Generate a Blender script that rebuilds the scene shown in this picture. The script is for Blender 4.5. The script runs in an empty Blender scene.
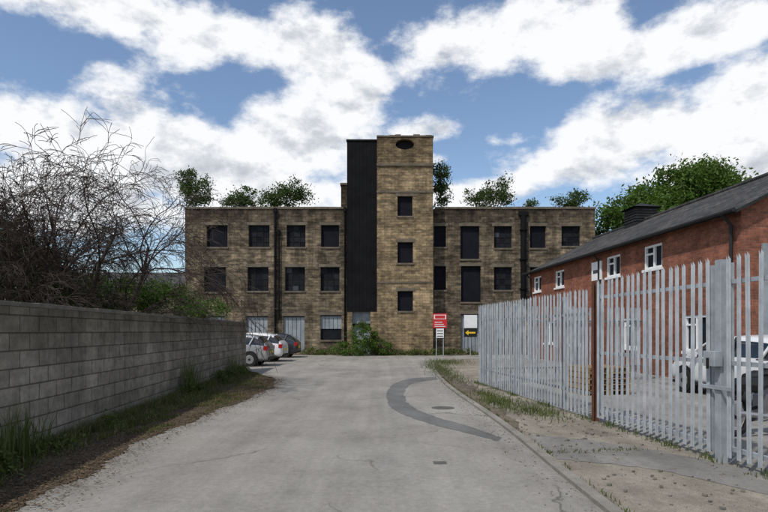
import bpy, math, random
import numpy as np
from mathutils import Vector, Matrix
random.seed(7); rng=np.random.default_rng(7)
sc=bpy.context.scene
F=560.0; H=1.6; HY=331.0
def G(px,py):
    d=F*H/(py-HY); return ((px-384)/F*d, d)
def P(px,py,Y):
    return ((px-384)/F*Y, H+(HY-py)/F*Y)

# ------------------------------------------------------------ materials
def newmat(name):
    m=bpy.data.materials.new(name); m.use_nodes=True
    nt=m.node_tree
    return m,nt,nt.nodes['Principled BSDF']
def N(nt,t,**k):
    n=nt.nodes.new(t)
    for a,b in k.items(): setattr(n,a,b)
    return n
def noise(nt,vec,scale,detail=6,rough=0.6):
    n=N(nt,'ShaderNodeTexNoise'); n.inputs['Scale'].default_value=scale
    n.inputs['Detail'].default_value=detail; n.inputs['Roughness'].default_value=rough
    if vec is not None: nt.links.new(vec,n.inputs['Vector'])
    return n.outputs['Fac']
def ramp(nt,fac,stops):
    r=N(nt,'ShaderNodeValToRGB'); nt.links.new(fac,r.inputs[0])
    e=r.color_ramp.elements
    while len(e)<len(stops): e.new(0.5)
    for i,(p,c) in enumerate(stops):
        e[i].position=p
        if not hasattr(c,'__len__'): c=(c,c,c)
        e[i].color=(c[0],c[1],c[2],1)
    return r.outputs[0]
def mix(nt,a,b,fac=1.0,mode='MULTIPLY'):
    m=N(nt,'ShaderNodeMix',data_type='RGBA',blend_type=mode)
    for s,v in ((6,a),(7,b),(0,fac)):
        if isinstance(v,bpy.types.NodeSocket): nt.links.new(v,m.inputs[s])
        elif hasattr(v,'__len__'): m.inputs[s].default_value=(v[0],v[1],v[2],1)
        else: m.inputs[s].default_value=v
    return m.outputs[2]
def mth(nt,op,a,b=None,c=None,clamp=False):
    m=N(nt,'ShaderNodeMath',operation=op); m.use_clamp=clamp
    for i,v in enumerate((a,b,c)):
        if v is None: continue
        if isinstance(v,bpy.types.NodeSocket): nt.links.new(v,m.inputs[i])
        else: m.inputs[i].default_value=v
    return m.outputs[0]
def objco(nt): return N(nt,'ShaderNodeTexCoord').outputs['Object']
def mapping(nt,vec,scale=(1,1,1),loc=(0,0,0)):
    m=N(nt,'ShaderNodeMapping'); nt.links.new(vec,m.inputs[0])
    m.inputs['Scale'].default_value=scale; m.inputs['Location'].default_value=loc
    return m.outputs[0]
def bump(nt,bs,h,strength=0.4,dist=0.02):
    b=N(nt,'ShaderNodeBump'); b.inputs['Strength'].default_value=strength; b.inputs['Distance'].default_value=dist
    nt.links.new(h,b.inputs['Height']); nt.links.new(b.outputs[0],bs.inputs['Normal'])

def mat_plain(name,col,rough=0.7,metal=0.0,var=0.25,scale=3.0,spec=0.3):
    m,nt,bs=newmat(name); co=objco(nt)
    f=noise(nt,co,scale,6,0.65)
    c=ramp(nt,f,[(0.3,tuple(x*(1-var) for x in col)),(0.7,tuple(min(1,x*(1+var)) for x in col))])
    nt.links.new(c,bs.inputs['Base Color']); bs.inputs['Roughness'].default_value=rough
    bs.inputs['Metallic'].default_value=metal; bs.inputs['Specular IOR Level'].default_value=spec
    return m

def mat_brick(name,c1,c2,mortar,bw,bh,ms,stain=(0.45,1.1),stain_scale=0.35,streak=0.5,bmp=0.5,green=0.0,toneb=None,topz=None,soot=0.0,unit=0.0):
    m,nt,bs=newmat(name); co=objco(nt)
    s=N(nt,'ShaderNodeSeparateXYZ'); nt.links.new(co,s.inputs[0])
    u=mth(nt,'ADD',s.outputs[0],s.outputs[1])
    cb=N(nt,'ShaderNodeCombineXYZ'); nt.links.new(u,cb.inputs[0]); nt.links.new(s.outputs[2],cb.inputs[1])
    b=N(nt,'ShaderNodeTexBrick'); nt.links.new(cb.outputs[0],b.inputs['Vector'])
    b.inputs['Scale'].default_value=1; b.inputs['Brick Width'].default_value=bw; b.inputs['Row Height'].default_value=bh
    b.inputs['Mortar Size'].default_value=ms; b.inputs['Mortar Smooth'].default_value=0.4; b.inputs['Bias'].default_value=0
    b.inputs['Color1'].default_value=(*c1,1); b.inputs['Color2'].default_value=(*c2,1); b.inputs['Mortar'].default_value=(*mortar,1)
    col=b.outputs['Color']
    big=noise(nt,co,stain_scale,5,0.6)
    col=mix(nt,col,ramp(nt,big,[(0.32,stain[0]),(0.68,stain[1])]))
    if toneb is not None:
        f=ramp(nt,noise(nt,mapping(nt,co,(1,1,1),(9,3,5)),0.25,4,0.55),[(0.42,0.0),(0.62,1.0)])
        col=mix(nt,col,toneb,f,'MULTIPLY')
    st=noise(nt,mapping(nt,co,(1.6,1.6,0.18)),1.0,6,0.7)
    col=mix(nt,col,ramp(nt,st,[(0.35,1.0-streak),(0.6,1.05)]))
    fine=noise(nt,co,9,6,0.75)
    col=mix(nt,col,ramp(nt,fine,[(0.3,0.7),(0.7,1.25)]))
    if soot>0:
        f1=noise(nt,mapping(nt,co,(1.0,1.0,1.2),(3,7,1)),0.9,8,0.75)
        col=mix(nt,col,(0.40,0.40,0.43),mth(nt,'MULTIPLY',ramp(nt,f1,[(0.44,0.0),(0.62,1.0)]),soot))
    if unit>0:
        f2=noise(nt,mapping(nt,co,(2.2,2.2,5.4),(13,2,4)),1.0,2,0.5)
        col=mix(nt,col,ramp(nt,f2,[(0.36,1-unit),(0.5,1.0),(0.66,1+unit*.8)]))
    if topz:
        mr=N(nt,'ShaderNodeMapRange'); nt.links.new(mth(nt,'ADD',s.outputs[2],mth(nt,'MULTIPLY',noise(nt,mapping(nt,co,(1.5,1.5,0.5)),1.2,5,.7),topz[2])),mr.inputs[0])
        mr.inputs[1].default_value=topz[0]; mr.inputs[2].default_value=topz[1]; mr.inputs[3].default_value=0; mr.inputs[4].default_value=1
        col=mix(nt,col,topz[3],mr.outputs[0],'MULTIPLY')
    if green>0:
        mr=N(nt,'ShaderNodeMapRange'); nt.links.new(s.outputs[2],mr.inputs[0])
        mr.inputs[1].default_value=0.0; mr.inputs[2].default_value=0.7; mr.inputs[3].default_value=1; mr.inputs[4].default_value=0
        f=mth(nt,'MULTIPLY',mr.outputs[0],ramp(nt,noise(nt,co,2.2,5,.7),[(0.4,0),(0.65,green)]))
        col=mix(nt,col,(0.06,0.075,0.035),f,'MIX')
    nt.links.new(col,bs.inputs['Base Color']); bs.inputs['Roughness'].default_value=0.9; bs.inputs['Specular IOR Level'].default_value=0.15
    h=mth(nt,'SUBTRACT',mth(nt,'MULTIPLY',fine,0.5),b.outputs['Fac'])
    bump(nt,bs,h,bmp,0.02)
    return m

def mat_ground(name,ca,cb,cc,scale_big=0.3,crack=0.0,bmp=0.3,speck=120,wear=0.0):
    m,nt,bs=newmat(name); co=objco(nt)
    c=ramp(nt,noise(nt,co,scale_big,7,0.62),[(0.3,ca),(0.5,cb),(0.7,cc)])
    c=mix(nt,c,ramp(nt,noise(nt,mapping(nt,co,(1.0,0.25,1)),1.6,5,.65),[(0.3,0.86),(0.7,1.1)]))
    fn=noise(nt,co,speck,3,0.8)
    c=mix(nt,c,ramp(nt,fn,[(0.3,0.55),(0.7,1.4)]))
    mid=noise(nt,co,14,5,0.75)
    c=mix(nt,c,ramp(nt,mid,[(0.3,0.82),(0.7,1.16)]))
    if wear>0:
        a=noise(nt,mapping(nt,co,(1,1,1),(5,1,0)),0.9,8,0.7)
        c=mix(nt,c,ramp(nt,a,[(0.34,1-wear),(0.5,1.0),(0.68,1+wear*.45)]))
        t=noise(nt,mapping(nt,co,(2.3,0.07,1),(2,0,0)),1.0,4,0.6)
        c=mix(nt,c,ramp(nt,t,[(0.36,1-wear*.55),(0.6,1+wear*.25)]))
        sp=N(nt,'ShaderNodeTexVoronoi'); sp.inputs['Scale'].default_value=2.3; nt.links.new(co,sp.inputs['Vector'])
        c=mix(nt,c,ramp(nt,sp.outputs['Distance'],[(0.02,1-wear*1.2),(0.07,1.0)]))
    if crack>0:
        w=N(nt,'ShaderNodeVectorMath',operation='ADD')
        nn=N(nt,'ShaderNodeTexNoise'); nn.inputs['Scale'].default_value=1.3; nn.inputs['Detail'].default_value=6; nt.links.new(co,nn.inputs[0])
        nt.links.new(co,w.inputs[0]); nt.links.new(nn.outputs['Color'],w.inputs[1])
        v=N(nt,'ShaderNodeTexVoronoi',feature='DISTANCE_TO_EDGE'); v.inputs['Scale'].default_value=0.35
        nt.links.new(w.outputs[0],v.inputs['Vector'])
        line=ramp(nt,v.outputs['Distance'],[(0.0,1.0),(0.009,0.0)])
        f=mth(nt,'MULTIPLY',line,mth(nt,'MULTIPLY',ramp(nt,noise(nt,mapping(nt,co,loc=(4,4,0)),0.5,3,.5),[(0.48,0),(0.6,1)]),crack))
        c=mix(nt,c,(0.07,0.065,0.055),f,'MIX')
    nt.links.new(c,bs.inputs['Base Color']); bs.inputs['Roughness'].default_value=0.92; bs.inputs['Specular IOR Level'].default_value=0.2
    bump(nt,bs,mth(nt,'ADD',fn,mth(nt,'MULTIPLY',mid,1.5)),bmp,0.008)
    return m

def mat_leaf(name,dark,light,scale=1.3,trans=0.35):
    m,nt,bs=newmat(name); co=objco(nt)
    c=ramp(nt,noise(nt,co,scale,4,0.7),[(0.33,dark),(0.66,light)])
    nt.links.new(c,bs.inputs['Base Color']); bs.inputs['Roughness'].default_value=0.65; bs.inputs['Specular IOR Level'].default_value=0.25
    t=N(nt,'ShaderNodeBsdfTranslucent'); nt.links.new(mix(nt,c,(1.0,1.15,0.5)),t.inputs[0])
    ms=N(nt,'ShaderNodeMixShader'); ms.inputs[0].default_value=trans
    nt.links.new(bs.outputs[0],ms.inputs[1]); nt.links.new(t.outputs[0],ms.inputs[2])
    nt.links.new(ms.outputs[0],nt.nodes['Material Output'].inputs[0])
    return m

M={}
M['stone']=mat_brick('sooty_sandstone',(0.35,0.27,0.175),(0.20,0.158,0.108),(0.14,0.115,0.085),0.46,0.18,0.011,(0.6,1.12),0.35,0.5,0.6,toneb=(0.76,0.78,0.84),topz=(8.6,10.6,1.6,(0.45,0.44,0.46)),soot=0.85,unit=.4)
M['towerstone']=mat_brick('tower_sandstone',(0.43,0.32,0.185),(0.27,0.203,0.122),(0.18,0.142,0.095),0.46,0.18,0.011,(0.65,1.12),0.4,0.4,0.6,topz=(12.6,15.0,1.5,(0.55,0.53,0.52)),soot=0.65,unit=.35)
M['dress']=mat_plain('dressed_stone',(0.13,0.108,0.082),0.9,0,0.45,1.5)
M['soot']=mat_plain('black_soot_cladding',(0.008,0.008,0.009),0.85,0,0.4,1.2,0.1)
M['board']=mat_plain('black_window_boarding',(0.009,0.010,0.014),0.8,0,0.3,2,0.1)
M['void']=mat_plain('dark_interior',(0.010,0.010,0.012),0.9)
M['glass']=mat_plain('dirty_window_glass',(0.010,0.012,0.016),0.6,0,0.7,2.5,0.15)
M['frame']=mat_plain('weathered_frame',(0.05,0.055,0.06),0.85,0,0.3,3)
M['darkframe']=mat_plain('dark_rotten_frame',(0.021,0.023,0.027),0.9,0,0.4,3,.1)
M['greydoor']=mat_plain('grey_steel_shutter',(0.25,0.28,0.30),0.6,0,0.3,1.5)
M['white']=mat_plain('white_paint',(0.75,0.76,0.76),0.5,0,0.06,3)
M['red']=mat_plain('red_sign_paint',(0.5,0.025,0.03),0.5,0,0.06,3)
M['yellow']=mat_plain('yellow_sign_paint',(0.75,0.5,0.03),0.5,0,0.06,3)
M['black']=mat_plain('black_plastic',(0.012,0.012,0.012),0.5,0,0.2,3)
M['redbrick']=mat_brick('red_brick',(0.33,0.12,0.072),(0.21,0.08,0.052),(0.2,0.14,0.11),0.225,0.075,0.008,(0.7,1.12),0.5,0.25,0.4,soot=0.12,unit=.15)
M['slate']=mat_brick('slate_roof',(0.085,0.08,0.076),(0.052,0.051,0.052),(0.025,0.025,0.025),0.3,0.16,0.01,(0.7,1.35),0.5,0.35,0.6,unit=.2)
M['block']=mat_brick('concrete_blocks',(0.33,0.30,0.25),(0.235,0.212,0.173),(0.135,0.118,0.092),0.45,0.225,0.010,(0.8,1.1),0.7,0.32,0.8,green=0.5,topz=(1.5,2.3,0.9,(0.55,0.52,0.47)),soot=0.15,unit=.16)
M['coping']=mat_plain('weathered_coping',(0.13,0.12,0.098),0.9,0,0.4,2.5)
M['road']=mat_ground('worn_asphalt',(0.232,0.216,0.19),(0.278,0.262,0.235),(0.325,0.308,0.278),0.25,0.8,0.6,wear=.17)
M['patch']=mat_ground('newer_asphalt',(0.12,0.119,0.115),(0.15,0.149,0.143),(0.19,0.186,0.178),0.9,0,0.5,wear=.15)
M['patch2']=mat_ground('worn_pavement_asphalt',(0.155,0.148,0.136),(0.195,0.186,0.17),(0.24,0.227,0.206),0.8,0,0.6,wear=.2)
M['path']=mat_ground('dusty_pavement',(0.18,0.156,0.122),(0.25,0.221,0.178),(0.31,0.28,0.23),0.9,0.8,0.8,90,wear=.25)
M['kerb']=mat_ground('kerb_concrete',(0.15,0.138,0.118),(0.22,0.205,0.178),(0.29,0.27,0.24),1.2,0,0.4)
M['yard']=mat_ground('yard_concrete',(0.2,0.19,0.17),(0.26,0.25,0.23),(0.3,0.29,0.27),0.5,0.5,0.4,wear=.2)
M['soil']=mat_ground('soil_litter',(0.045,0.034,0.022),(0.08,0.06,0.04),(0.12,0.094,0.064),1.4,0,1.0,60)
M['dirt']=mat_ground('dry_dirt',(0.09,0.072,0.05),(0.135,0.11,0.08),(0.19,0.16,0.12),2.0,0,1.0,60,wear=.2)
M['earth']=mat_ground('rough_grass',(0.04,0.05,0.02),(0.07,0.08,0.03),(0.09,0.085,0.045),0.8,0,1.0,60)
M['galv']=mat_plain('galvanised_steel',(0.34,0.365,0.39),0.55,0.3,0.25,4,0.35)
M['rust']=mat_plain('rusted_steel',(0.11,0.045,0.025),0.9,0,0.35,6)
M['bark']=mat_plain('bark',(0.075,0.058,0.045),0.95,0,0.35,5)
M['deadbark']=mat_plain('dead_bark',(0.06,0.047,0.04),0.95,0,0.35,5,0.05)
M['leaf']=mat_leaf('foliage',(0.04,0.08,0.014),(0.105,0.175,0.03))
M['leafd']=mat_leaf('foliage_dark',(0.024,0.045,0.014),(0.06,0.10,0.025),0.9)
M['leafs']=mat_leaf('sapling_foliage',(0.035,0.062,0.018),(0.085,0.125,0.036),2)
M['grass']=mat_leaf('grass_blades',(0.06,0.085,0.022),(0.125,0.15,0.045),1.8)
M['dry']=mat_leaf('dry_stems',(0.12,0.088,0.05),(0.22,0.17,0.105),3,0.1)
M['litter']=mat_leaf('dead_leaves',(0.05,0.034,0.02),(0.17,0.12,0.07),9,0.05)
M['drain']=mat_plain('cast_iron',(0.018,0.018,0.018),0.7)
M['cover']=mat_plain('worn_iron_cover',(0.10,0.094,0.085),0.7,0,.3,8)
def mat_paint(name,c,metal=0):
    m,nt,bs=newmat(name); bs.inputs['Base Color'].default_value=(*c,1)
    bs.inputs['Roughness'].default_value=0.3; bs.inputs['Metallic'].default_value=metal
    bs.inputs['Coat Weight'].default_value=0.6; bs.inputs['Coat Roughness'].default_value=0.08
    f=noise(nt,objco(nt),3,5,.6)
    nt.links.new(ramp(nt,f,[(0.3,tuple(x*0.88 for x in c)),(0.7,c)]),bs.inputs['Base Color'])
    return m
M['carwhite']=mat_paint('white_car_paint',(0.7,0.7,0.7))
M['carsilver']=mat_paint('silver_car_paint',(0.42,0.43,0.43),0.5)
M['cardark']=mat_paint('dark_car_paint',(0.015,0.017,0.022))
M['carglass']=mat_plain('car_glass',(0.01,0.012,0.014),0.06,0,0.1,2,0.8)
M['tyre']=mat_plain('tyre_rubber',(0.015,0.015,0.015),0.85)
M['rim']=mat_plain('alloy',(0.35,0.35,0.36),0.35,0.7,0.1)
M['tail']=mat_plain('tail_lamp',(0.35,0.01,0.01),0.2,0,0.1,3,0.6)
M['lamp']=mat_plain('head_lamp',(0.6,0.62,0.65),0.15,0,0.1,3,0.7)
M['pallet']=mat_plain('pallet_wood',(0.26,0.18,0.1),0.9,0,0.3,4)

# ------------------------------------------------------------ mesh helpers
class MB:
    def __init__(s): s.v=[];s.f=[];s.m=[];s.mats=[]
    def mi(s,k):
        if k not in s.mats: s.mats.append(k)
        return s.mats.index(k)
    def face(s,pts,k):
        b=len(s.v); s.v+= [tuple(p) for p in pts]; s.f.append(tuple(range(b,b+len(pts)))); s.m.append(s.mi(k))
    def box(s,x0,x1,y0,y1,z0,z1,k,mat=None):
        b=len(s.v)
        c=[(x0,y0,z0),(x1,y0,z0),(x1,y1,z0),(x0,y1,z0),(x0,y0,z1),(x1,y0,z1),(x1,y1,z1),(x0,y1,z1)]
        if mat is not None: c=[tuple(mat@Vector(p)) for p in c]
        s.v+=c
        for f in ((0,3,2,1),(4,5,6,7),(0,1,5,4),(1,2,6,5),(2,3,7,6),(3,0,4,7)):
            s.f.append(tuple(b+i for i in f)); s.m.append(s.mi(k))
    def tube(s,pts,rads,k,n=6,cap=True):
        b=len(s.v); pts=[Vector(p) for p in pts]
        for i,p in enumerate(pts):
            d=(pts[min(i+1,len(pts)-1)]-pts[max(i-1,0)])
            if d.length<1e-6: d=Vector((0,0,1))
            d.normalize()
            a=Vector((1,0,0)) if abs(d.x)<0.8 else Vector((0,1,0))
            u=d.cross(a).normalized(); w=d.cross(u)
            for j in range(n):
                t=2*math.pi*j/n
                s.v.append(tuple(p+(u*math.cos(t)+w*math.sin(t))*rads[i]))
        mi=s.mi(k)
        for i in range(len(pts)-1):
            for j in range(n):
                s.f.append((b+i*n+j,b+i*n+(j+1)%n,b+(i+1)*n+(j+1)%n,b+(i+1)*n+j)); s.m.append(mi)
        if cap:
            s.f.append(tuple(b+j for j in range(n))[::-1]); s.m.append(mi)
            e=b+(len(pts)-1)*n
            s.f.append(tuple(e+j for j in range(n))); s.m.append(mi)
    def disc(s,c,axis,r0,thick,k,n=20):
        c=Vector(c);axis=Vector(axis).normalized()
        s.tube([c-axis*thick/2,c+axis*thick/2],[r0,r0],k,n)
    def obj(s,name,parent=None,smooth=False,bevel=0):
        me=bpy.data.meshes.new(name); me.from_pydata(s.v,[],s.f)
        for k in s.mats: me.materials.append(M[k])
        me.polygons.foreach_set('material_index',s.m)
        if smooth: me.polygons.foreach_set('use_smooth',[True]*len(s.f))
        me.update()
        o=bpy.data.objects.new(name,me); sc.collection.objects.link(o)
        if parent: o.parent=parent
        if bevel:
            bv=o.modifiers.new('b','BEVEL'); bv.width=bevel; bv.segments=2; bv.limit_method='ANGLE'
        return o
def empty(name,loc=(0,0,0),rotz=0):
    e=bpy.data.objects.new(name,None); e.location=loc; e.rotation_euler=(0,0,rotz); sc.collection.objects.link(e); return e
def npmesh(name,verts,nper,mat,parent=None):
    me=bpy.data.meshes.new(name); nv=len(verts); nf=nv//nper
    me.vertices.add(nv); me.vertices.foreach_set('co',verts.astype(np.float32).ravel())
    me.loops.add(nv); me.loops.foreach_set('vertex_index',np.arange(nv,dtype=np.int32))
    me.polygons.add(nf); me.polygons.foreach_set('loop_start',np.arange(0,nv,nper,dtype=np.int32))
    me.materials.append(M[mat]); me.update(calc_edges=True); me.validate()
    o=bpy.data.objects.new(name,me); sc.collection.objects.link(o)
    if parent: o.parent=parent
    return o
def facade(mb,x0,x1,z0,z1,y,ops,depth,k,rk=None):
    xs=sorted(set([x0,x1]+[o[0] for o in ops]+[o[1] for o in ops])); zs=sorted(set([z0,z1]+[o[2] for o in ops]+[o[3] for o in ops]))
    xs=[x for x in xs if x0<=x<=x1]; zs=[z for z in zs if z0<=z<=z1]
    for i in range(len(xs)-1):
        for j in range(len(zs)-1):
            cx=(xs[i]+xs[i+1])/2; cz=(zs[j]+zs[j+1])/2
            if any(o[0]<cx<o[1] and o[2]<cz<o[3] for o in ops): continue
            mb.face([(xs[i],y,zs[j]),(xs[i+1],y,zs[j]),(xs[i+1],y,zs[j+1]),(xs[i],y,zs[j+1])],k)
    for a,b,c,d in [o[:4] for o in ops]:
        r=rk or k; Y=y+depth
        mb.face([(a,y,c),(a,Y,c),(a,Y,d),(a,y,d)],r); mb.face([(b,y,c),(b,y,d),(b,Y,d),(b,Y,c)],r)
        mb.face([(a,y,d),(a,Y,d),(b,Y,d),(b,y,d)],r); mb.face([(a,y,c),(b,y,c),(b,Y,c),(a,Y,c)],r)

# ------------------------------------------------------------ foliage
def foliage(name,ells,nclump,nleaf,size,mat,parent=None,spread=0.35):
    vs=[]
    tot=sum(e[3]*e[4]*e[5] for e in ells)
    for (cx,cy,cz,rx,ry,rz) in ells:
        nc=max(3,int(nclump*(rx*ry*rz)/tot))
        d=rng.normal(size=(nc,3)); d/=np.linalg.norm(d,axis=1)[:,None]
        r=rng.uniform(0.25,1.0,nc)**0.5*rng.uniform(0.85,1.12,nc)
        cc=np.array([cx,cy,cz])+d*r[:,None]*np.array([rx,ry,rz])
        cs=spread*rng.uniform(0.5,1.2,nc)
        n=int(nleaf*nc/nclump)
        idx=rng.integers(0,nc,n)
        p=cc[idx]+rng.normal(size=(n,3))*cs[idx][:,None]*np.array([1,1,0.7])
        a=rng.normal(size=(n,3)); a/=np.linalg.norm(a,axis=1)[:,None]
        b=rng.normal(size=(n,3)); b=np.cross(a,b); b/=np.linalg.norm(b,axis=1)[:,None]
        s=(size*rng.uniform(0.6,1.3,n))[:,None]
        q=np.stack([p-a*s,p-b*s*0.5,p+a*s,p+b*s*0.5],axis=1)
        vs.append(q.reshape(-1,3))
    v=np.concatenate(vs)
    v[:,2]=np.maximum(v[:,2],0.02)
    return npmesh(name,v,4,mat,parent)
def blades(name,pts,hs,w,mat,lean=0.35,parent=None):
    n=len(pts); pts=np.asarray(pts); hs=np.asarray(hs)
    th=rng.uniform(0,2*np.pi,n); dx=np.cos(th); dy=np.sin(th)
    th2=rng.uniform(0,2*np.pi,n); ln=rng.uniform(0,lean,n)*hs
    ww=w*rng.uniform(0.6,1.4,n)
    a=pts+np.stack([dx*ww,dy*ww,np.zeros(n)],1); b=pts-np.stack([dx*ww,dy*ww,np.zeros(n)],1)
    mid=pts+np.stack([np.cos(th2)*ln*.35,np.sin(th2)*ln*.35,hs*.6],1)
    t=pts+np.stack([np.cos(th2)*ln,np.sin(th2)*ln,hs],1)
    ma=mid+np.stack([dx*ww,dy*ww,np.zeros(n)],1)*.7; mb_=mid-np.stack([dx*ww,dy*ww,np.zeros(n)],1)*.7
    v=np.stack([a,b,mb_, a,mb_,ma, ma,mb_,t],1).reshape(-1,3)
    return npmesh(name,v,3,mat,parent)

def grow(mb,p,d,L,r,lev,maxlev,k,nch,droop=0.0,wander=0.25,shr=0.62,rmin=0.0045):
    nseg=6 if lev<2 else 4
    pts=[Vector(p)]; rads=[r]; d=Vector(d).normalized(); dirs=[d.copy()]
    for i in range(nseg):
        d=(d+Vector((random.gauss(0,wander),random.gauss(0,wander),random.gauss(0,wander)*0.7-droop*lev*0.1))).normalized()
        pts.append(pts[-1]+d*L/nseg); rads.append(max(rmin,r*(1-(i+1)/nseg*0.65))); dirs.append(d.copy())
    mb.tube(pts,rads,k,7 if lev==0 else (5 if lev==1 else 3),cap=False)
    if lev>=maxlev: return
    for c in range(nch[lev]):
        t=random.uniform(0.3,1.0); i=min(nseg,int(t*nseg+0.5))
        ax=Vector((random.gauss(0,1),random.gauss(0,1),random.gauss(0,0.6)))
        nd=(dirs[i]+ax.normalized()*random.uniform(0.5,1.05)).normalized()
        grow(mb,pts[i],nd,L*random.uniform(shr-.12,shr+.13),rads[i]*0.6,lev+1,maxlev,k,nch,droop,wander,shr,rmin)

# ------------------------------------------------------------ ground
def sheet(name,pts,z,mat,thick=0):
    mb=MB()
    mb.face([(x,y,z) for x,y in pts],mat)
    if thick:
        n=len(pts)
        for i in range(n):
            a=pts[i];b=pts[(i+1)%n]
            mb.face([(a[0],a[1],z-thick),(b[0],b[1],z-thick),(b[0],b[1],z),(a[0],a[1],z)],mat)
    return mb.obj(name)
def smoothline(pts,n=6):
    out=[]
    for i in range(len(pts)-1):
        p0=pts[max(i-1,0)];p1=pts[i];p2=pts[i+1];p3=pts[min(i+2,len(pts)-1)]
        for j in range(n):
            t=j/n
            out.append(tuple(0.5*((2*p1[c])+(-p0[c]+p2[c])*t+(2*p0[c]-5*p1[c]+4*p2[c]-p3[c])*t*t+(-p0[c]+3*p1[c]-3*p2[c]+p3[c])*t**3) for c in (0,1)))
    out.append(pts[-1]); return out
sheet('ground',[(-600,-200),(600,-200),(600,900),(-600,900)],-0.004,'earth')
leftedge=smoothline([(-3.1,-5),(-3.25,5),(-3.5,8),(-3.2,14.0),(-3.35,17.2),(-4.3,20),(-6.5,22.0),(-18,22.5)])
kerbl=smoothline([(2.0,-5),(1.95,5),(1.97,9.5),(1.8,16.6),(2.07,24),(2.7,28.5),(4.6,31),(9.0,31.8)])
sheet('road',[(x-.5,y-.3) for x,y in leftedge]+[(-18,37.6),(14.3,37.6),(14.3,32)]+kerbl[::-1],0.0,'road')
FX=lambda Y: 2.85+0.12*(16.6-Y)
def offs(line,o):
    out=[]
    for i,p in enumerate(line):
        a=line[max(i-1,0)];b=line[min(i+1,len(line)-1)]
        dx,dy=b[0]-a[0],b[1]-a[1]; l=math.hypot(dx,dy); out.append((p[0]+dy/l*o,p[1]-dx/l*o))
    return out
kin=offs(kerbl,0.12)
sheet('pavement',kin+[(9,30.3)]+[(FX(y)+0.1,y) for y in (17,10,5,-5)],0.03,'path')
kb=MB()
for i in range(len(kerbl)-1):
    a,b,c,d=kerbl[i],kerbl[i+1],kin[i+1],kin[i]
    kb.face([(*a,0.042),(*d,0.042),(*c,0.042),(*b,0.042)],'kerb')
    kb.face([(*a,-0.02),(*a,0.042),(*b,0.042),(*b,-0.02)],'kerb')
    kb.face([(*d,-0.02),(*d,0.042),(*c,0.042),(*c,-0.02)],'kerb')
kb.obj('kerb')
sheet('yard',[(FX(-5)+.1,-5),(40,-5),(40,30.3),(9.0,30.3),(FX(17)+.1,17)],0.026,'yard')
pt=[G(*p) for p in [(436,377),(412,378.5),(396,383),(388,390),(387,400),(396,411),(430,424),(470,434),(497,441)]]
pi=[G(*p) for p in [(502,438),(470,427),(430,415),(411,406),(405,397),(406,389),(415,383),(438,379.5)]]
def jag(line,a): return [(x+random.gauss(0,a),y+random.gauss(0,a)) for x,y in line]
sheet('road_patch',jag(smoothline(pt,10),.015)+jag(smoothline(pi,10),.015),0.004,'patch')
pp=[G(*p) for p in [(512,437),(600,444),(700,462),(790,484),(790,502),(700,482),(640,470),(545,462)]]
pp[0]=(2.12,pp[0][1]); pp[-1]=(2.12,pp[-1][1])
sheet('pavement_patch',jag(smoothline(pp,7),.02),0.034,'patch2')
dl=[];dr=[]
ys=np.arange(8.6,27,.09)
for y in ys:
    k=float(np.interp(y,[p[1] for p in kin[:34]],[p[0] for p in kin[:34]]))
    tp=min(1,(y-8.6)/2.5,(27-y)/2)
    wd=.02+tp*max(0,.1+.28*(math.sin(y*.9)+1)*.5+.25*(math.sin(y*.37+2)+1)*.5+.07*math.sin(y*4.1)+random.gauss(0,.035))
    dl.append((k+.003,y)); dr.append((k+wd,y))
sheet('dirt_drift',dl+dr[::-1],0.0345,'dirt')
mb=MB()
x,y=G(443,408); mb.disc((x,y,0.0),(0,0,1),.24,0.012,'cover',24)
x,y=G(440,463); mb.box(x-.08,x+.08,y-.07,y+.07,-.01,.005,'cover')
mb.obj('manhole_cover')
# verge
WX=lambda Y: -4.15-0.0675*Y
ve=[]
le=[p for p in leftedge if p[1]<=22.2 and p[0]>-6.6]
for i in range(len(le)-1):
    for j in range(14):
        t=j/14; x=le[i][0]*(1-t)+le[i+1][0]*t; y=le[i][1]*(1-t)+le[i+1][1]*t
        ve.append((x+random.gauss(0,.03)+.06*math.sin(y*2.1)+.04*math.sin(y*5.3),y+(random.gauss(0,.02) if x<-3.6 and y>17 else 0)))
sheet('soil_verge',ve+[(WX(23),22.6),(WX(23),23),(WX(-5),-5)],0.008,'soil',0.02)
LE=lambda Y: float(np.interp(Y,[p[1] for p in leftedge[:36]],[p[0] for p in leftedge[:36]]))
pts=[];hs=[];dp=[];dh=[]
for i in range(70000):
    Y=random.uniform(2,22)
    a=WX(Y)+0.06; b=LE(Y)
    if b<a: continue
    t=random.random()**1.5
    x=a+t*(b-a)*0.95
    patchy=math.sin(Y*1.7+x*2)+math.sin(Y*0.6+1)+math.sin(x*7-Y*3.9)*0.8
    if t>0.5 and patchy<1.0 and Y<13: continue
    if patchy<-0.2 and t>0.12 and random.random()<.85: continue
    if random.random()<0.25: continue
    h=random.uniform(0.02,0.09)*(1.6-t)+ (0.1*random.random() if t<0.15 else 0)
    if random.random()<.3: dp.append((x,Y,0.008)); dh.append(h)
    else: pts.append((x,Y,0.008)); hs.append(h)
blades('grass_verge',pts,hs,0.006,'grass',1.1)
blades('dry_grass',dp,dh,0.005,'dry',1.3)
n=26000
Y=rng.uniform(2,20,n); a=np.array([LE(y) for y in Y]); b=np.array([WX(y) for y in Y])
t=rng.normal(0.1,0.4,n); X=np.where(t<0,a-t*0.55,a-t*(a-b)*0.9)
ok=(X>b+0.05)&(rng.random(n)<np.where(X>a,.35,1)); X=X[ok];Y=Y[ok];a=a[ok];n=len(X)
s=rng.uniform(0.005,0.02,n); th=rng.uniform(0,6.28,n); z=0.018+rng.uniform(-.005,.012,n)
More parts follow.
